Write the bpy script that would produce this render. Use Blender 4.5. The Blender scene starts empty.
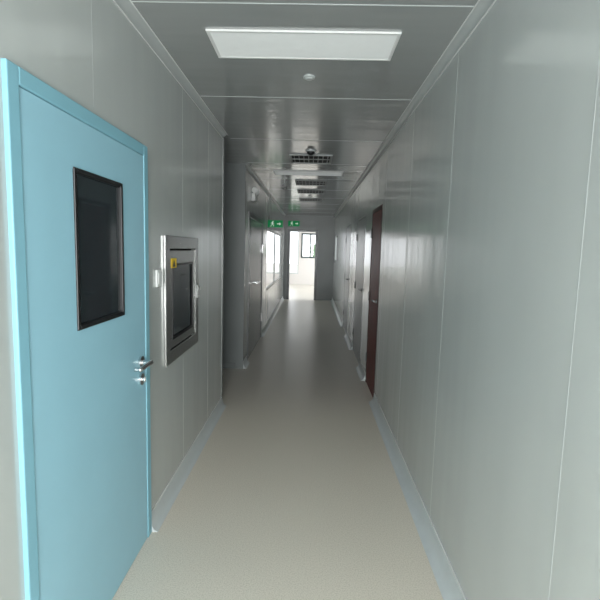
import bpy, bmesh, math, random
from mathutils import Vector, Matrix
random.seed(3)
S = bpy.context.scene
S.view_settings.view_transform = 'Standard'
COL = S.collection

# ------------------------------------------------------------ materials
def srgb(r, g, b):
    def f(c):
        c /= 255.0
        return c/12.92 if c <= 0.04045 else ((c+0.055)/1.055)**2.4
    return (f(r), f(g), f(b), 1)

def mat(name, col, rough=0.5, metal=0.0, spec=0.5, noise=0.0, nscale=20.0, bump=0.0, bscale=8.0,
        bstretch=(1, 1, 1), emit=0.0, ecol=None, col2=None, coat=0.0, coat_r=0.08):
    m = bpy.data.materials.new(name); m.use_nodes = True
    nt = m.node_tree; N = nt.nodes; L = nt.links
    b = N['Principled BSDF']
    b.inputs['Base Color'].default_value = col
    b.inputs['Roughness'].default_value = rough
    b.inputs['Metallic'].default_value = metal
    b.inputs['Specular IOR Level'].default_value = spec
    b.inputs['Coat Weight'].default_value = coat
    b.inputs['Coat Roughness'].default_value = coat_r
    if emit:
        b.inputs['Emission Color'].default_value = ecol or col
        b.inputs['Emission Strength'].default_value = emit
    tc = N.new('ShaderNodeTexCoord')
    if noise > 0 or col2:
        no = N.new('ShaderNodeTexNoise'); no.inputs['Scale'].default_value = nscale
        no.inputs['Detail'].default_value = 6
        L.new(tc.outputs['Object'], no.inputs['Vector'])
        mx = N.new('ShaderNodeMix'); mx.data_type = 'RGBA'
        c2 = col2 or tuple([c*(1-noise) for c in col[:3]]+[1])
        mx.inputs['A'].default_value = c2; mx.inputs['B'].default_value = col
        cr = N.new('ShaderNodeMapRange')
        cr.inputs['From Min'].default_value = 0.35; cr.inputs['From Max'].default_value = 0.65
        L.new(no.outputs['Fac'], cr.inputs['Value'])
        L.new(cr.outputs['Result'], mx.inputs['Factor'])
        L.new(mx.outputs['Result'], b.inputs['Base Color'])
    if bump > 0:
        mp = N.new('ShaderNodeMapping'); mp.inputs['Scale'].default_value = bstretch
        L.new(tc.outputs['Object'], mp.inputs['Vector'])
        n2 = N.new('ShaderNodeTexNoise'); n2.inputs['Scale'].default_value = bscale
        n2.inputs['Detail'].default_value = 2
        L.new(mp.outputs['Vector'], n2.inputs['Vector'])
        bp = N.new('ShaderNodeBump'); bp.inputs['Strength'].default_value = bump
        bp.inputs['Distance'].default_value = 0.02
        L.new(n2.outputs['Fac'], bp.inputs['Height'])
        L.new(bp.outputs['Normal'], b.inputs['Normal'])
        L.new(bp.outputs['Normal'], b.inputs['Coat Normal'])
    return m

M = {}
M['wall'] = mat('painted_steel_wall', srgb(186, 192, 190), 0.2, spec=0.8, noise=0.03, nscale=3, bump=0.28, bscale=1.3, bstretch=(1, 2.4, 0.25), coat=0.4, coat_r=0.1)
M['pwall'] = mat('shaded_passage_steel', srgb(122, 128, 128), 0.25, spec=0.6, noise=0.03, nscale=3, bump=0.2, bscale=1.6, bstretch=(2, 1, 0.3))  # darker copy of the wall steel; the passage shade is in its colour
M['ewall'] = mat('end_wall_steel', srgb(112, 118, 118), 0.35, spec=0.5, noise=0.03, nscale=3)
M['ceil'] = mat('painted_steel_ceiling', srgb(154, 158, 158), 0.18, spec=0.9, noise=0.03, nscale=3, bump=0.3, bscale=1.6, bstretch=(0.4, 2.8, 1), coat=0.45, coat_r=0.09)
M['seam'] = mat('sealant_bead', srgb(190, 196, 196), 0.5, noise=0.05)
M['wseam'] = mat('wall_joint_sealant', srgb(176, 182, 181), 0.6, spec=0.2, noise=0.05)
M['cove'] = mat('aluminium_cove', srgb(176, 182, 182), 0.3, spec=0.6, noise=0.02)
M['base'] = mat('vinyl_skirting', srgb(200, 207, 208), 0.35, noise=0.03)
M['blue'] = mat('pale_blue_door_paint', srgb(154, 202, 219), 0.38, noise=0.03, nscale=4)
M['blue_d'] = mat('blue_frame_paint', srgb(132, 184, 200), 0.45, spec=0.3, noise=0.03, nscale=4)
M['black'] = mat('black_rubber', srgb(22, 24, 26), 0.4, noise=0.1)
M['dglass'] = mat('dark_window_glass', srgb(46, 54, 58), 0.06, spec=0.6, noise=0.1, nscale=2)
M['steel'] = mat('brushed_stainless', srgb(170, 172, 170), 0.26, metal=0.9, noise=0.08, nscale=40)
M['chrome'] = mat('chrome', srgb(220, 222, 224), 0.15, metal=1.0, noise=0.04)
M['dsteel'] = mat('dull_dark_steel', srgb(110, 112, 112), 0.45, metal=0.7, noise=0.06)
M['latch'] = mat('satin_steel_latch', srgb(168, 170, 170), 0.4, metal=0.8, noise=0.05)
M['dark'] = mat('dark_gap', srgb(24, 26, 28), 0.7, noise=0.1)
M['white'] = mat('white_plastic', srgb(220, 223, 222), 0.4, noise=0.02)
M['louvre'] = mat('grey_louvre', srgb(170, 174, 174), 0.5, spec=0.2, noise=0.03)
M['whitewall'] = mat('white_room_wall', srgb(204, 201, 198), 0.6, noise=0.03)
M['grey_door'] = mat('grey_door_paint', srgb(120, 127, 128), 0.24, spec=0.6, noise=0.04, nscale=4)
M['pale_door'] = mat('pale_grey_door_paint', srgb(138, 144, 144), 0.3, spec=0.5, noise=0.04, nscale=4)
M['dframe'] = mat('dark_grey_door_frame', srgb(62, 68, 70), 0.3, noise=0.06)
M['brown'] = mat('red_brown_door_paint', srgb(112, 40, 32), 0.45, spec=0.2, noise=0.3, nscale=6)
M['brown_d'] = mat('dark_brown_frame', srgb(66, 32, 28), 0.45, spec=0.2, noise=0.2, nscale=9)
M['diff'] = mat('light_diffuser', srgb(216, 220, 218), 0.5, noise=0.02, emit=0.24, ecol=srgb(232, 238, 238))
M['green'] = mat('exit_sign_green', srgb(18, 140, 80), 0.5, spec=0.1, noise=0.05, emit=0.15, ecol=srgb(20, 170, 90))
M['sign_w'] = mat('exit_sign_white', srgb(225, 240, 230), 0.4, noise=0.02, emit=0.4, ecol=srgb(230, 250, 238))
M['yellow'] = mat('yellow_sticker', srgb(236, 200, 50), 0.5, noise=0.03)
M['leafy'] = mat('foliage', srgb(120, 152, 116), 0.8, noise=0.4, nscale=5)
M['ground'] = mat('outdoor_ground', srgb(190, 190, 180), 0.9, noise=0.2)
M['wframe'] = mat('dark_window_frame', srgb(60, 70, 72), 0.4, noise=0.05)

def glass():
    m = bpy.data.materials.new('clear_glass'); m.use_nodes = True
    nt = m.node_tree; nt.nodes.clear()
    o = nt.nodes.new('ShaderNodeOutputMaterial'); mx = nt.nodes.new('ShaderNodeMixShader')
    t = nt.nodes.new('ShaderNodeBsdfTransparent'); g = nt.nodes.new('ShaderNodeBsdfGlossy')
    g.inputs['Roughness'].default_value = 0.03
    mx.inputs[0].default_value = 0.08
    nt.links.new(t.outputs[0], mx.inputs[1]); nt.links.new(g.outputs[0], mx.inputs[2])
    nt.links.new(mx.outputs[0], o.inputs[0])
    return m
M['glass'] = glass()

def floor_mat():
    m = bpy.data.materials.new('speckled_vinyl_floor'); m.use_nodes = True
    nt = m.node_tree; N = nt.nodes; L = nt.links; b = N['Principled BSDF']
    tc = N.new('ShaderNodeTexCoord')
    n1 = N.new('ShaderNodeTexNoise'); n1.inputs['Scale'].default_value = 160; n1.inputs['Detail'].default_value = 3
    n2 = N.new('ShaderNodeTexNoise'); n2.inputs['Scale'].default_value = 1.3; n2.inputs['Detail'].default_value = 4
    L.new(tc.outputs['Object'], n1.inputs['Vector']); L.new(tc.outputs['Object'], n2.inputs['Vector'])
    r = N.new('ShaderNodeValToRGB')
    r.color_ramp.elements[0].position = 0.34; r.color_ramp.elements[0].color = srgb(205, 199, 185)
    r.color_ramp.elements[1].position = 0.58; r.color_ramp.elements[1].color = srgb(225, 219, 206)
    L.new(n1.outputs['Fac'], r.inputs['Fac'])
    mx = N.new('ShaderNodeMix'); mx.data_type = 'RGBA'; mx.blend_type = 'MULTIPLY'
    mr = N.new('ShaderNodeMapRange'); mr.inputs['To Min'].default_value = 0.0; mr.inputs['To Max'].default_value = 0.25
    L.new(n2.outputs['Fac'], mr.inputs['Value']); L.new(mr.outputs['Result'], mx.inputs['Factor'])
    mx.inputs['B'].default_value = (0.85, 0.84, 0.8, 1)
    L.new(r.outputs['Color'], mx.inputs['A'])
    # vinyl colour fades slightly darker and greyer along the corridor
    sp = N.new('ShaderNodeSeparateXYZ'); L.new(tc.outputs['Object'], sp.inputs[0])
    gt = N.new('ShaderNodeMapRange'); gt.inputs['From Min'].default_value = 3.9; gt.inputs['From Max'].default_value = 5.2
    L.new(sp.outputs['Y'], gt.inputs['Value'])
    m2 = N.new('ShaderNodeMix'); m2.data_type = 'RGBA'; m2.blend_type = 'MULTIPLY'
    L.new(gt.outputs[0], m2.inputs['Factor']); L.new(mx.outputs['Result'], m2.inputs['A'])
    m2.inputs['B'].default_value = (0.86, 0.87, 0.9, 1)
    L.new(m2.outputs['Result'], b.inputs['Base Color'])
    b.inputs['Roughness'].default_value = 0.32
    return m
M['floor'] = floor_mat()

# ------------------------------------------------------------ mesh builder
class MB:
    def __init__(s): s.bm = bmesh.new()
    def _t(s, verts, mi):
        fs = set()
        for v in verts:
            for f in v.link_faces: fs.add(f)
        for f in fs: f.material_index = mi
    def box(s, x0, x1, y0, y1, z0, z1, mi=0):
        r = bmesh.ops.create_cube(s.bm, size=1)
        for v in r['verts']:
            v.co = Vector((x0+(v.co.x+.5)*(x1-x0), y0+(v.co.y+.5)*(y1-y0), z0+(v.co.z+.5)*(z1-z0)))
        s._t(r['verts'], mi); return s
    def cyl(s, c, axis, r, d, mi=0, r2=None, seg=24):
        rr = bmesh.ops.create_cone(s.bm, cap_ends=True, segments=seg, radius1=r, radius2=r if r2 is None else r2, depth=d)
        rot = {'x': Matrix.Rotation(math.pi/2, 3, 'Y'), 'y': Matrix.Rotation(-math.pi/2, 3, 'X'), 'z': Matrix.Identity(3)}[axis]
        for v in rr['verts']: v.co = rot @ v.co + Vector(c)
        s._t(rr['verts'], mi); return s
    def sphere(s, c, r, mi=0, sc=(1, 1, 1), seg=20):
        rr = bmesh.ops.create_uvsphere(s.bm, u_segments=seg, v_segments=seg//2, radius=r)
        for v in rr['verts']: v.co = Vector((v.co.x*sc[0], v.co.y*sc[1], v.co.z*sc[2])) + Vector(c)
        s._t(rr['verts'], mi); return s
    def prism(s, pts, y0, y1, mi=0, axis='y'):
        def P(a, b, t):
            if axis == 'y': return (a, t, b)
            if axis == 'x': return (t, a, b)
            return (a, b, t)
        A = [s.bm.verts.new(P(p[0], p[1], y0)) for p in pts]
        B = [s.bm.verts.new(P(p[0], p[1], y1)) for p in pts]
        n = len(pts)
        fs = [s.bm.faces.new(A), s.bm.faces.new(B[::-1])]
        for i in range(n):
            fs.append(s.bm.faces.new((A[i], B[i], B[(i+1) % n], A[(i+1) % n])))
        for f in fs: f.material_index = mi
        return s
    def out(s, name, mats, origin=(0, 0, 0), parent=None, label=None, cat=None, kind=None, bevel=0, smooth=False, group=None):
        bmesh.ops.recalc_face_normals(s.bm, faces=s.bm.faces[:])
        o = Vector(origin)
        for v in s.bm.verts: v.co -= o
        me = bpy.data.meshes.new(name); s.bm.to_mesh(me); s.bm.free()
        for k in mats: me.materials.append(M[k])
        ob = bpy.data.objects.new(name, me); COL.objects.link(ob)
        if parent:
            ob.parent = parent; ob.location = o - Vector(parent.location)
        else: ob.location = o
        if label: ob['label'] = label
        if not parent: ob['category'] = cat or name.split('_')[0]
        if kind: ob['kind'] = kind
        if group: ob['group'] = group
        if smooth:
            for p in me.polygons: p.use_smooth = True
            md = ob.modifiers.new('edge', 'EDGE_SPLIT'); md.split_angle = math.radians(35)
        if bevel:
            b = ob.modifiers.new('bevel', 'BEVEL'); b.width = bevel; b.segments = 2; b.limit_method = 'ANGLE'
        return ob

def empty(name, loc, label, cat, kind=None, group=None):
    e = bpy.data.objects.new(name, None); e.location = loc; e.empty_display_size = 0.1
    COL.objects.link(e); e['label'] = label; e['category'] = cat
    if kind: e['kind'] = kind
    if group: e['group'] = group
    return e

def dup(o, loc, kids=True):
    n = o.copy(); COL.objects.link(n); n.location = loc
    for c in o.children:
        k = c.copy(); k.parent = n; COL.objects.link(k)
    return n

# ------------------------------------------------------------ dimensions
L_, R_, H = -0.81, 0.675, 2.5
Y0, Y1 = -1.5, 13.5
T = 0.1

def wall_x(b, x0, x1, y0, y1, holes, z1=H):
    y = y0
    for (ya, yb, za, zb) in sorted(holes):
        if ya > y: b.box(x0, x1, y, ya, 0, z1)
        if za > 0: b.box(x0, x1, ya, yb, 0, za)
        if zb < z1: b.box(x0, x1, ya, yb, zb, z1)
        y = yb
    if y < y1: b.box(x0, x1, y, y1, 0, z1)

# floor
b = MB(); b.box(-5.5, 5.0, Y0-0.1, 19.6, -0.1, 0)
b.out('floor', ['floor'], label='speckled beige-grey vinyl corridor floor', cat='floor', kind='structure')
# ceiling
b = MB(); b.box(-5.5, 5.0, Y0-0.1, 19.6, H, H+0.1)
k = 1.97-1.15*3
while k < Y1:
    b.box(L_+0.04, R_-0.04, k-0.003, k+0.003, H-0.0015, H+0.001, 1); k += 1.15
b.out('ceiling', ['ceil', 'seam'], label='glossy grey metal panel ceiling with white joints', cat='ceiling', kind='structure')

# left wall near part
SW = 0.0018
DY0, DY1, DH = 1.22, 2.19, 1.95
PB = (2.47, 3.19, 0.82, 1.56)
b = MB(); wall_x(b, L_-T, L_, Y0, 4.15, [(DY0, DY1, 0, DH), (PB[0]+.05, PB[1]-.05, PB[2]+.05, PB[3]-.05)])
SP = 0.0006
b.box(L_-0.001, L_+SP, 0.1-SW, 0.1+SW, 0.09, H, 1)
b.box(L_-0.001, L_+SP, 1.70-SW, 1.70+SW, DH+0.05, H, 1)
b.box(L_-0.001, L_+SP, 2.85-SW, 2.85+SW, 0.09, PB[2]-.03, 1)
b.box(L_-0.001, L_+SP, 2.85-SW, 2.85+SW, PB[3]+.03, H, 1)
b.box(L_-0.001, L_+SP, 3.55-SW, 3.55+SW, 0.09, H, 1)
b.out('wall_left', ['wall', 'wseam'], label='pale grey glossy metal panel wall', cat='wall', kind='structure')
# left wall far part
WN = (8.3, 12.4, 0.72, 1.88)
b = MB(); wall_x(b, L_-0.05, L_, 5.5, Y1, [(5.85, 7.55, 0, DH), WN])
for s in (7.75,):
    b.box(L_-0.001, L_+SP, s-SW, s+SW, 0.09, H, 1)
b.out('wall_left', ['wall', 'wseam'], label='grey metal panel wall beyond the side passage', cat='wall', kind='structure')
# side passage walls
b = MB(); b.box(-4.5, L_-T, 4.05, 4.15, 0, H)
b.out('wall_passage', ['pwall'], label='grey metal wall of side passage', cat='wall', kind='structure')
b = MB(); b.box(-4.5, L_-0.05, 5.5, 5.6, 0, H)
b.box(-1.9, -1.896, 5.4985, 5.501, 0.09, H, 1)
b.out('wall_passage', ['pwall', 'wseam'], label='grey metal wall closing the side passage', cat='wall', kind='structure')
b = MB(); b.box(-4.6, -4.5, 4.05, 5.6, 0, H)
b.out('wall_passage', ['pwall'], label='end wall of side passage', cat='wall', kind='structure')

# right wall
RD = (4.42, 5.12); RD2 = (5.75, 6.75); RD3 = (7.9, 8.8)
RW = (12.0, 12.9, 1.2, 1.9)
b = MB(); wall_x(b, R_, R_+T, Y0, Y1, [(RD[0], RD[1], 0, DH), (RD2[0], RD2[1], 0, DH), (RD3[0], RD3[1], 0, DH), RW])
for s in (0.0, 1.15, 2.28, 3.2, 4.25, 7.2, 9.6, 10.8):
    b.box(R_-SP, R_+0.001, s-SW, s+SW, 0.09, H, 1)
b.out('wall_right', ['wall', 'wseam'], label='pale grey glossy metal panel wall', cat='wall', kind='structure')
# unseen wall behind camera, set close so its added window lights near walls
b = MB(); b.box(L_-T, -0.65, Y0-T, Y0, 0, H); b.box(0.5, R_+T, Y0-T, Y0, 0, H)
b.box(-0.65, 0.5, Y0-T, Y0, 2.35, H); b.box(-0.65, 0.5, Y0-T, Y0, 0, 0.3)
b.out('wall_rear', ['wall'], label='unseen grey rear wall with opening added for light', cat='wall', kind='structure')
# end wall
DX0, DX1 = -0.64, 0.13
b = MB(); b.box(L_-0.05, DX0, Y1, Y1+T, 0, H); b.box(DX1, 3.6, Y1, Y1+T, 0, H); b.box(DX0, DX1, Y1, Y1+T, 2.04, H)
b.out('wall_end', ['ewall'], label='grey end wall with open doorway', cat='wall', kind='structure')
b = MB()
b.box(DX0-0.06, DX0+0.01, Y1-0.02, Y1+T+0.02, 0, 2.04+0.05); b.box(DX1-0.01, DX1+0.06, Y1-0.02, Y1+T+0.02, 0, 2.04+0.05)
b.box(DX0+0.01, DX1-0.01, Y1-0.02, Y1+T+0.02, 2.04-0.01, 2.04+0.05)
b.out('trim_1', ['dframe'], label='dark grey metal frame around open doorway', cat='door frame', kind='structure')

# far room
b = MB()
b.box(-4.6, -3.0, 19.4, 19.5, 0, H); b.box(-0.52, -0.42, 19.4, 19.5, 0, H); b.box(0.35, 3.6, 19.4, 19.5, 0, H)
b.box(-3.0, -0.52, 19.4, 19.5, 0, 0.45); b.box(-3.0, -0.52, 19.4, 19.5, 2.3, H)
b.box(-0.42, 0.35, 19.4, 19.5, 0, 1.15); b.box(-0.42, 0.35, 19.4, 19.5, 2.2, H)
b.out('wall_far_room', ['whitewall'], label='white wall of bright far room with windows', cat='wall', kind='structure')
b = MB(); wall_x(b, 3.6, 3.7, 13.6, 19.5, [(14.2, 19.0, 0.6, 2.3)])
b.out('wall_far_room', ['whitewall'], label='unseen white side wall with opening added for light', cat='wall', kind='structure')
b = MB(); wall_x(b, -4.6, -4.5, 5.6, 19.4, [(6.5, 18.6, 0.5, 2.3)])
b.out('wall_side_room', ['whitewall'], label='unseen white side wall with opening added for light', cat='wall', kind='structure')

# windows
def window_frame_x(name, x, y0, y1, z0, z1, n, label, w=0.04, d=0.12):
    e = empty(name, (x, (y0+y1)/2, z0), label, 'window', 'structure')
    b = MB()
    b.box(x-d/2, x+d/2, y0, y1, z0, z0+w); b.box(x-d/2, x+d/2, y0, y1, z1-w, z1)
    for i in range(n+1):
        yy = y0+(y1-y0-w)*i/n
        b.box(x-d/2, x+d/2, yy, yy+w, z0+w, z1-w)
    b.out('frame', ['cove'], (x, (y0+y1)/2, z0), e)
    b = MB(); b.box(x-0.003, x+0.003, y0+w, y1-w, z0+w, z1-w)
    b.out('pane', ['glass'], (x, (y0+y1)/2, z0), e)
window_frame_x('window_1', L_-0.025, WN[0], WN[1], WN[2], WN[3], 2, 'interior window in grey wall, bright room behind', d=0.03)
window_frame_x('window_2', R_+0.03, RW[0], RW[1], RW[2], RW[3], 1, 'small bright interior window in grey wall', d=0.03)
window_frame_x('window_3', 3.65, 14.2, 19.0, 0.6, 2.3, 4, 'added unseen window that lights the far room')  # side window added out of view to light the far room
window_frame_x('window_4', -4.55, 6.5, 18.6, 0.5, 2.3, 8, 'added unseen window that lights the side room')  # outer window added out of view so the side room turns bright
e = empty('window_5', (-0.035, 19.45, 1.15), 'dark-framed casement window looking onto greenery', 'window', 'structure')
b = MB(); w = 0.06
for z in (1.15, 2.14): b.box(-0.42, 0.35, 19.38, 19.5, z, z+w)
for x in (-0.42, -0.06, 0.29): b.box(x, x+w, 19.38, 19.5, 1.15, 2.2)
b.out('frame', ['wframe'], (-0.035, 19.45, 1.15), e)
b = MB(); b.box(-0.38, 0.31, 19.44, 19.446, 1.2, 2.15); b.out('pane', ['glass'], (-0.035, 19.45, 1.15), e)
e = empty('window_6', (-0.075, Y0-0.05, 0.3), 'added unseen window behind the camera, lets light in', 'window', 'structure')
b = MB(); w = 0.05
for z in (0.3, 2.3): b.box(-0.65, 0.5, Y0-0.09, Y0-0.01, z, z+w)
for x in (-0.65, 0.45): b.box(x, x+w, Y0-0.09, Y0-0.01, 0.35, 2.3)
b.out('frame', ['cove'], (-0.075, Y0-0.05, 0.3), e)
e = empty('window_7', (-1.76, 19.45, 0.45), 'wide white-framed window of the bright room', 'window', 'structure')
b = MB(); w = 0.05
for z in (0.45, 2.25): b.box(-3.0, -0.52, 19.4, 19.5, z, z+w)
for x in (-3.0, -2.15, -1.3, -0.57): b.box(x, x+w, 19.4, 19.5, 0.5, 2.25)
b.out('frame', ['cove'], (-1.76, 19.45, 0.45), e)

# coves at ceiling
CR = 0.036
def cove(name, side, y0, y1):
    r = CR; xs = L_ if side < 0 else R_; s = 1 if side < 0 else -1
    pts = [(xs, H)]
    for i in range(9):
        a = math.pi/2*i/8
        pts.append((xs+s*(r*(1-math.sin(a))), H-r*(1-math.cos(a))))
    b = MB(); b.prism(pts, y0, y1, 0)
    xa = xs+s*r
    b.box(min(xa, xa+s*0.005), max(xa, xa+s*0.005), y0, y1, H-0.003, H, 1)
    b.box(min(xs, xs+s*0.003), max(xs, xs+s*0.003), y0, y1, H-r-0.006, H-r, 1)
    b.out(name, ['cove', 'white'], ((xs), y0, H), label='grey aluminium cove trim with pale edge lines', cat='trim', kind='structure', smooth=True)
cove('trim_2', -1, Y0, 4.15); cove('trim_3', -1, 5.5, Y1); cove('trim_4', 1, Y0, Y1)
# baseboards
def base(name, side, y0, y1):
    xs = L_ if side < 0 else R_; s = 1 if side < 0 else -1
    hb, t = 0.09, (0.045 if side < 0 else 0.055)
    pts = [(xs, 0), (xs+s*t, 0), (xs+s*t, 0.003)]
    for i in range(1, 9):
        a = math.pi/2*i/8
        pts.append((xs+s*(0.004+(t-0.004)*(1-math.sin(a))), 0.003+(hb-0.003)*(1-math.cos(a))))
    pts.append((xs, hb))
    b = MB(); b.prism(pts, y0, y1, 0)
    b.box(min(xs, xs+s*0.005), max(xs, xs+s*0.005), y0, y1, hb, hb+0.006, 1)
    b.out(name, ['base', 'white'], (xs, y0, 0), label='pale grey coved skirting along wall foot', cat='baseboard', kind='structure', smooth=True)
base('baseboard_left', -1, Y0, DY0-0.05); base('baseboard_left', -1, DY1+0.02, 4.15); base('baseboard_left', -1, 5.5, 5.8)
base('baseboard_left', -1, 7.6, Y1)
base('baseboard_right', 1, Y0, RD[0]-0.02); base('baseboard_right', 1, RD[1]+0.02, RD2[0]-.02); base('baseboard_right', 1, RD2[1]+.02, RD3[0]-.02); base('baseboard_right', 1, RD3[1]+.02, Y1)
b = MB(); b.box(-4.5, L_-T, 5.488, 5.5, 0, 0.07)
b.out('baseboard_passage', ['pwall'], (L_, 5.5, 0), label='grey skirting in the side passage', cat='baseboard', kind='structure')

for i, (y0, y1) in enumerate(((4.12, 4.165), (5.485, 5.53))):
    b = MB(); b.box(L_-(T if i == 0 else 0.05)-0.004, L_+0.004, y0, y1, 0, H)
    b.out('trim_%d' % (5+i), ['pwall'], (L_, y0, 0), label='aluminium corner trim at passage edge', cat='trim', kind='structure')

# ------------------------------------------------------------ blue door
o = (L_, (DY0+DY1)/2, 0)
e = empty('door_1', o, 'pale blue steel door with small dark window', 'door', 'structure')
b = MB(); fx0, fx1 = L_-T, L_+0.014; fw = 0.05
b.box(fx0, fx1, DY0-0.02, DY0+fw-0.02, 0, DH+0.02); b.box(fx0, fx1, DY1-fw+0.02, DY1+0.02, 0, DH+0.02)
b.box(fx0, fx1, DY0+fw-0.02, DY1-fw+0.02, DH-0.03, DH+0.02)
b.out('frame', ['blue_d'], o, e, bevel=0.004)
ly0, ly1, lz0, lz1 = DY0+0.033, DY1-0.033, 0.008, DH-0.033
wy0, wy1, wz0, wz1 = 1.52, 1.91, 1.20, 1.755
b = MB(); lx0, lx1 = L_-0.035, L_+0.010
b.box(lx0, lx1, ly0, wy0, lz0, lz1); b.box(lx0, lx1, wy1, ly1, lz0, lz1)
b.box(lx0, lx1, wy0, wy1, lz0, wz0); b.box(lx0, lx1, wy0, wy1, wz1, lz1)
b.out('leaf', ['blue'], o, e)
b = MB(); g = 0.018
b.box(lx0, lx1+0.006, wy0, wy0+g, wz0, wz1); b.box(lx0, lx1+0.006, wy1-g, wy1, wz0, wz1)
b.box(lx0, lx1+0.006, wy0+g, wy1-g, wz0, wz0+g); b.box(lx0, lx1+0.006, wy0+g, wy1-g, wz1-g, wz1)
b.out('window_frame', ['black'], o, e, label='black rubber window surround', bevel=0.003)
b = MB(); b.box(lx1-0.012, lx1-0.006, wy0+g, wy1-g, wz0+g, wz1-g)
b.out('window_glass', ['dglass'], o, e, label='dark reflective glass pane')
hz = 0.945; hy = DY1-0.10
b = MB()
b.cyl((lx1+0.005, hy, hz), 'x', 0.030, 0.010); b.cyl((lx1+0.028, hy, hz), 'x', 0.012, 0.045)
b.cyl((lx1+0.048, hy-0.060, hz), 'y', 0.011, 0.135)
b.sphere((lx1+0.048, hy+0.008, hz), 0.012); b.sphere((lx1+0.048, hy-0.128, hz), 0.0113)
b.cyl((lx1+0.036, hy-0.128, hz), 'x', 0.0105, 0.024)
b.cyl((lx1+0.005, hy, hz-0.082), 'x', 0.028, 0.010)
b.cyl((lx1+0.014, hy, hz-0.082), 'x', 0.012, 0.014); b.box(lx1+0.02, lx1+0.026, hy-0.003, hy+0.003, hz-0.096, hz-0.068)
b.out('handle', ['chrome'], (lx1, hy, hz), e, label='chrome lever handle with round keyhole plate', smooth=True)

# ------------------------------------------------------------ pass box
y0, y1, z0, z1 = PB; yc = (y0+y1)/2
o = (L_, yc, z0)
e = empty('pass_box', o, 'stainless steel transfer window set into the grey wall', 'pass box')
b = MB(); fw = 0.075; d = 0.014
def bar(b, pa, pb, pc, pd, x0, x1, inset=0.0):
    A = [b.bm.verts.new((x0, p[0], p[1])) for p in (pa, pb, pc, pd)]
    B = [b.bm.verts.new((x1, p[0], p[1])) for p in (pa, pb, pc, pd)]
    b.bm.faces.new(A); b.bm.faces.new(B[::-1])
    for i in range(4): b.bm.faces.new((A[i], B[i], B[(i+1) % 4], A[(i+1) % 4]))
O = [(y0, z0), (y1, z0), (y1, z1), (y0, z1)]
I = [(y0+fw, z0+fw), (y1-fw, z0+fw), (y1-fw, z1-fw), (y0+fw, z1-fw)]
for i in range(4):
    j = (i+1) % 4
    bar(b, O[i], O[j], I[j], I[i], L_, L_+d)
b.out('frame', ['steel'], o, e, bevel=0.003)
b = MB()
a = fw+0.008; dw = 0.06; dt = 0.09
b.box(L_-0.02, L_+0.008, y0+a, y1-a, z0+a, z0+a+dw); b.box(L_-0.02, L_+0.008, y0+a, y1-a, z1-a-dt, z1-a)
b.box(L_-0.02, L_+0.008, y0+a, y0+a+dw, z0+a+dw, z1-a-dt); b.box(L_-0.02, L_+0.008, y1-a-dw, y1-a, z0+a+dw, z1-a-dt)
b.out('door', ['steel'], o, e, bevel=0.003)
b = MB(); b.box(L_-0.012, L_-0.002, y0+a+dw-.002, y1-a-dw+.002, z0+a+dw-.002, z1-a-dt+.002)
b.out('glass', ['dglass'], o, e, label='dark glass pane')
b = MB(); q = 0.012
ga, gb, gc, gd = y0+a+dw, y1-a-dw, z0+a+dw, z1-a-dt
b.box(L_-0.004, L_+0.010, ga-q, gb+q, gc-q, gc); b.box(L_-0.004, L_+0.010, ga-q, gb+q, gd, gd+q)
b.box(L_-0.004, L_+0.010, ga-q, ga, gc, gd); b.box(L_-0.004, L_+0.010, gb, gb+q, gc, gd)
b.out('gasket', ['black'], o, e, label='black rubber gasket')
b = MB(); b.box(L_-0.045, L_-0.022, y0+0.055, y1-0.055, z0+0.055, z1-0.055)
b.out('body', ['dark'], o, e)
b = MB(); sx = L_+0.0105
b.box(L_+0.008, sx, y0+0.11, y0+0.21, z1-0.185, z1-0.130, 0)
b.prism([(y0+0.133, z1-0.179), (y0+0.187, z1-0.179), (y0+0.16, z1-0.137)], sx, sx+0.0006, 1, axis='x')
b.out('sticker', ['yellow', 'black'], o, e, label='yellow warning sticker with black triangle')
b = MB(); ky, kz = y1-0.045, z0+0.37
b.box(L_+d, L_+d+0.008, ky-0.014, ky+0.014, kz-0.045, kz+0.045)
b.cyl((L_+d+0.016, ky, kz+0.02), 'x', 0.012, 0.016); b.box(L_+d+0.02, L_+d+0.027, ky-0.05, ky+0.008, kz+0.012, kz+0.028)
b.cyl((L_+d+0.012, ky, kz-0.03), 'x', 0.010, 0.010)
b.out('latch', ['latch'], (L_+d, ky, kz), e, label='steel turn latch with keyhole', bevel=0.002)
# wall switch
o = (L_, 2.375, 1.33)
e = empty('light_switch', o, 'white plastic wall switch beside the blue door', 'switch')
b = MB(); b.box(L_, L_+0.012, 2.335, 2.415, 1.285, 1.375); b.out('plate', ['white'], o, e, bevel=0.004)
b = MB(); b.box(L_+0.012, L_+0.016, 2.350, 2.400, 1.30, 1.36); b.out('rocker', ['white'], o, e, bevel=0.002)

# ------------------------------------------------------------ ceiling fixtures
def panel(yc, xc=-0.065):
    o = (xc, yc, H); e = empty('ceiling_light', o, 'rectangular white ceiling light panel', 'light', group='corridor ceiling light panels')
    b = MB(); hw, hd = 0.45, 0.150; t = 0.016; z = H-0.010
    b.box(xc-hw, xc+hw, yc-hd, yc-hd+t, z, H); b.box(xc-hw, xc+hw, yc+hd-t, yc+hd, z, H)
    b.box(xc-hw, xc-hw+t, yc-hd+t, yc+hd-t, z, H); b.box(xc+hw-t, xc+hw, yc-hd+t, yc+hd-t, z, H)
    b.out('frame', ['white'], o, e, bevel=0.002)
    b = MB(); b.box(xc-hw+t, xc+hw-t, yc-hd+t, yc+hd-t, H-0.008, H-0.001); b.out('diffuser', ['diff'], o, e)
    return e
p = panel(2.34)
dup(p, (-0.065, 6.05, H))

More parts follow.
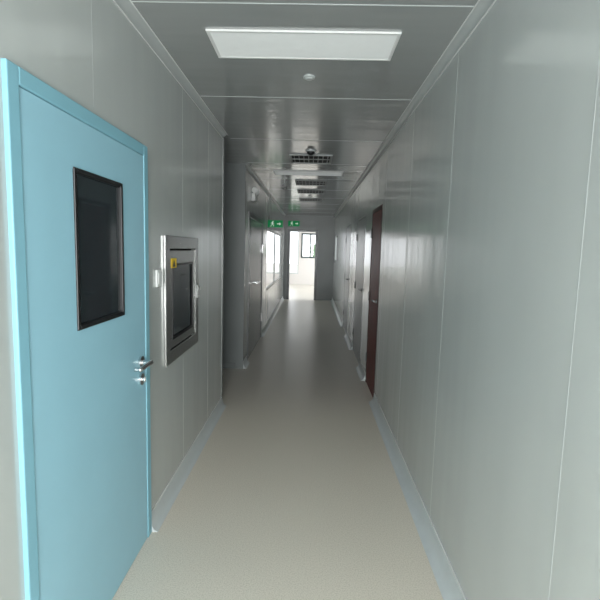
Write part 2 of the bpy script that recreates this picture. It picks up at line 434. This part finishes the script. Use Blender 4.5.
def diffuser(xc, yc, s=0.22):
    o = (xc, yc, H); e = empty('air_diffuser', o, 'square ceiling air diffuser with dark louvres', 'air vent', group='ceiling air diffusers')
    b = MB(); z = H-0.014; t = 0.022
    b.box(xc-s, xc+s, yc-s, yc-s+t, z, H); b.box(xc-s, xc+s, yc+s-t, yc+s, z, H)
    b.box(xc-s, xc-s+t, yc-s+t, yc+s-t, z, H); b.box(xc+s-t, xc+s, yc-s+t, yc+s-t, z, H)
    b.out('frame', ['louvre'], o, e, bevel=0.003)
    b = MB(); b.box(xc-s+t, xc+s-t, yc-s+t, yc+s-t, H-0.003, H-0.001); b.out('plenum', ['dark'], o, e)
    b = MB(); n = 8
    for i in range(n):
        x = xc-s+t+(2*(s-t))*(i+0.5)/n
        b.prism([(x-0.004, H-0.003), (x+0.0, H-0.003), (x+0.007, H-0.009), (x+0.004, H-0.009)], yc-s+t, yc+s-t)
    b.box(xc-s+t, xc+s-t, yc-0.01, yc+0.01, H-0.010, H-0.004)
    b.out('louvre', ['louvre'], o, e)
    return e
p = diffuser(-0.03, 5.12, 0.23)
for y in (6.9, 7.9, 9.2): dup(p, (-0.03, y, H))

def detector(xc, yc):
    o = (xc, yc, H); e = empty('smoke_detector', o, 'small round grey-white smoke detector on the ceiling', 'smoke detector', group='ceiling smoke detectors')
    b = MB(); b.cyl((xc, yc, H-0.004), 'z', 0.034, 0.008); b.out('base', ['cove'], o, e, smooth=True)
    b = MB(); b.cyl((xc, yc, H-0.012), 'z', 0.018, 0.008, r2=0.026); b.out('head', ['cove'], o, e, smooth=True)
    return e
p = detector(-0.04, 2.75)
dup(p, (-0.05, 8.5, H))
o = (-0.03, 4.72, H); e = empty('dome_camera', o, 'small dark dome camera beside the air diffuser', 'camera')
b = MB(); b.cyl((-0.03, 4.72, H-0.006), 'z', 0.055, 0.012); b.out('base', ['cove'], o, e, smooth=True)
b = MB(); b.sphere((-0.03, 4.72, H-0.012), 0.042, sc=(1, 1, 0.8)); b.out('dome', ['black'], o, e, smooth=True)

o = (-0.40, 6.5, H); e = empty('security_camera', o, 'small dark camera hanging from the ceiling', 'camera')
b = MB(); b.cyl((-0.40, 6.5, H-0.006), 'z', 0.035, 0.012); b.cyl((-0.40, 6.5, H-0.06), 'z', 0.010, 0.1); b.out('mount', ['white'], o, e, smooth=True)
b = MB(); b.cyl((-0.40, 6.48, H-0.13), 'y', 0.03, 0.14, 0); b.cyl((-0.40, 6.405, H-0.13), 'y', 0.025, 0.012, 1); b.out('body', ['wframe', 'black'], o, e, smooth=True)

o = (L_, 6.2, 2.18); e = empty('emergency_light', o, 'white twin-head emergency light above the grey doors', 'emergency light')
b = MB(); b.box(L_, L_+0.05, 6.08, 6.32, 2.13, 2.23); b.out('body', ['white'], o, e, bevel=0.006)
b = MB(); b.cyl((L_+0.04, 6.12, 2.27), 'y', 0.038, 0.05); b.out('lamp_head', ['white'], o, e, smooth=True)
b = MB(); b.cyl((L_+0.04, 6.28, 2.27), 'y', 0.038, 0.05); b.out('lamp_head', ['white'], o, e, smooth=True)

# exit signs
def exit_sign(xc, yf, zc, w, h, rods, label):
    o = (xc, yf+0.01, zc); e = empty('exit_sign', o, label, 'exit sign')
    b = MB(); b.box(xc-w/2, xc+w/2, yf, yf+0.025, zc-h/2, zc+h/2); b.out('panel', ['green'], o, e, bevel=0.003)
    b = MB(); u = h/10.0
    cx = xc-w*0.18; ya, yb = yf-0.002, yf
    def poly(pts): b.prism([(cx+p[0]*u, zc+p[1]*u) for p in pts], ya, yb, 0)
    b.cyl((cx+0.6*u, yf-0.001, zc+3.0*u), 'y', 0.9*u, 0.002)
    poly([(-0.9, 2.0), (0.9, 1.8), (0.5, -1.0), (-1.0, -0.8)])
    poly([(0.6, 1.6), (2.6, 0.2), (2.3, -0.3), (0.4, 0.9)])
    poly([(-0.8, 1.8), (-2.6, 1.0), (-2.5, 0.4), (-0.8, 1.0)])
    poly([(0.4, -0.8), (2.2, -1.8), (1.6, -3.8), (1.0, -3.6), (1.3, -2.1), (-0.4, -1.2)])
    poly([(-0.2, -0.8), (-1.6, -2.8), (-3.2, -3.0), (-3.2, -3.6), (-1.3, -3.4), (-0.9, -0.8)])
    b.out('running_figure', ['sign_w'], o, e, label='white running figure')
    b = MB(); cx = xc+w*0.25
    poly([(-2.6, 0.6), (0.4, 0.6), (0.4, 2.2), (3.0, 0.0), (0.4, -2.2), (0.4, -0.6), (-2.6, -0.6)])
    b.out('arrow', ['sign_w'], o, e, label='white arrow')
    if rods:
        for dx in (-w*0.35, w*0.35):
            b = MB(); b.cyl((xc+dx, yf+0.012, (zc+h/2+H)/2), 'z', 0.004, H-zc-h/2)
            b.out('rod', ['dsteel'], o, e, smooth=True)
exit_sign(-0.53, Y1-0.027, 2.26, 0.34, 0.16, False, 'green lit running-man exit sign over the doorway')
exit_sign(-0.65, 8.1, 1.945, 0.27, 0.125, True, 'green running-man exit sign hanging on rods')

# ------------------------------------------------------------ grey double door (left)
o = (L_, 6.7, 0); e = empty('door_2', o, 'glossy grey metal double door', 'door', 'structure')
b = MB(); b.box(L_-0.05, L_+0.008, 5.84, 5.88, 0, DH+0.02); b.box(L_-0.05, L_+0.008, 7.52, 7.56, 0, DH+0.02); b.box(L_-0.05, L_+0.008, 5.88, 7.52, DH-0.04, DH+0.02)
b.out('frame', ['dframe'], o, e)
for (ya, yb) in ((5.89, 6.695), (6.71, 7.51)):
    b = MB(); b.box(L_-0.045, L_-0.004, ya, yb, 0.008, DH-0.05); b.out('leaf', ['grey_door'], o, e)
for yy in (6.62, 6.78):
    b = MB(); b.cyl((L_+0.0, yy, 1.0), 'x', 0.024, 0.012); b.cyl((L_+0.02, yy, 1.0), 'x', 0.009, 0.05)
    s = -1 if yy < 6.7 else 1
    b.cyl((L_+0.042, yy+s*0.05, 1.0), 'y', 0.009, 0.12); b.out('handle', ['chrome'], o, e, smooth=True)
for z in (0.35, 1.5):
    b = MB(); b.cyl((L_+0.008, 7.50, z), 'z', 0.012, 0.13); b.out('hinge', ['chrome'], o, e, smooth=True)
# doors right
def right_door(n, ya, yb, leafm, framem, label, fw=0.035):
    o = (R_, (ya+yb)/2, 0); e = empty('door_%d' % n, o, label, 'door', 'structure')
    b = MB(); b.box(R_-0.002, R_+T, ya-0.005, ya+fw, 0, DH+0.005); b.box(R_-0.002, R_+T, yb-fw, yb+0.005, 0, DH+0.005)
    b.box(R_-0.002, R_+T, ya+fw, yb-fw, DH-fw, DH+0.005)
    b.out('frame', [framem], o, e)
    b = MB(); b.box(R_+0.001, R_+0.03, ya+fw+0.004, yb-fw-0.004, 0.008, DH-fw-0.004); b.out('leaf', [leafm], o, e)
    b = MB(); b.cyl((R_-0.003, ya+0.11, 1.0), 'x', 0.022, 0.010); b.cyl((R_-0.015, ya+0.11, 1.0), 'x', 0.009, 0.03)
    b.cyl((R_-0.03, ya+0.16, 1.0), 'y', 0.009, 0.12); b.out('handle', ['dsteel'], o, e, smooth=True)
    for z in (0.3, 1.0, 1.7):
        b = MB(); b.cyl((R_-0.008, yb-0.04, z), 'z', 0.008, 0.10); b.out('hinge', ['dsteel'], o, e, smooth=True)
right_door(3, RD[0], RD[1], 'brown', 'brown_d', 'dark red-brown door with dark frame in grey wall')
right_door(4, RD2[0], RD2[1], 'pale_door', 'dframe', 'flush grey metal door with thin dark frame', 0.02)
right_door(5, RD3[0], RD3[1], 'pale_door', 'dframe', 'flush grey metal door with thin dark frame', 0.02)

# ------------------------------------------------------------ outside
b = MB(); b.box(-30, 30, 19.7, 60, -0.6, -0.4); b.out('ground', ['ground'], label='pale ground outside the window', cat='ground', kind='structure')
b = MB()
for i in range(16):
    b.sphere((random.uniform(-0.4, 2.6), 27+random.uniform(-.6, .6), random.uniform(-.3, 1.3)), random.uniform(.4, .7), seg=12)
for v in b.bm.verts: v.co += Vector((random.uniform(-.08, .08), random.uniform(-.08, .08), random.uniform(-.08, .08)))
b.out('hedge', ['leafy'], (0, 27, -0.4), label='dense green hedge outside the window', cat='hedge')

# ------------------------------------------------------------ lights
def area(name, loc, rot, sx, sy, p, col=(1, 1, 1)):
    l = bpy.data.lights.new(name, 'AREA'); l.shape = 'RECTANGLE'; l.size = sx; l.size_y = sy; l.energy = p; l.color = col
    ob = bpy.data.objects.new(name, l); ob.location = loc; ob.rotation_euler = rot; COL.objects.link(ob); return ob
area('rear_fill', (0.02, Y0-0.25, 1.35), (math.radians(90), 0, math.radians(14)), 1.1, 1.9, 150, (1.0, 1.0, 0.99))  # added lamp at the rear opening, turned to brighten the left wall
area('far_fill', (3.8, 16.6, 1.45), (math.radians(90), 0, math.radians(90)), 4.6, 1.6, 520)  # added lamp, brightens the far room from its unseen side
area('side_fill', (-4.7, 12.5, 1.4), (math.radians(90), 0, math.radians(-90)), 11.5, 1.7, 220)  # added lamp outside the unseen opening, brightens the side room
area('daylight_right', (1.4, 12.4, 1.6), (math.radians(90), 0, math.radians(90)), 1.4, 0.8, 12)

w = bpy.data.worlds.new('world'); S.world = w; w.use_nodes = True
bg = w.node_tree.nodes['Background']; bg.inputs[0].default_value = (0.94, 0.97, 1.0, 1); bg.inputs[1].default_value = 2.8

# ------------------------------------------------------------ camera
f = 451.0
cd = bpy.data.cameras.new('camera'); cd.sensor_width = 36; cd.lens = 36*f/600; cd.clip_start = 0.02
c = bpy.data.objects.new('camera', cd); COL.objects.link(c); S.camera = c
R = Matrix.Rotation(math.radians(1.23), 4, 'Z') @ Matrix.Rotation(math.radians(90-6.37), 4, 'X') @ Matrix.Rotation(math.radians(1.5), 4, 'Z')
c.matrix_world = Matrix.Translation((0, 0, 1.5)) @ R
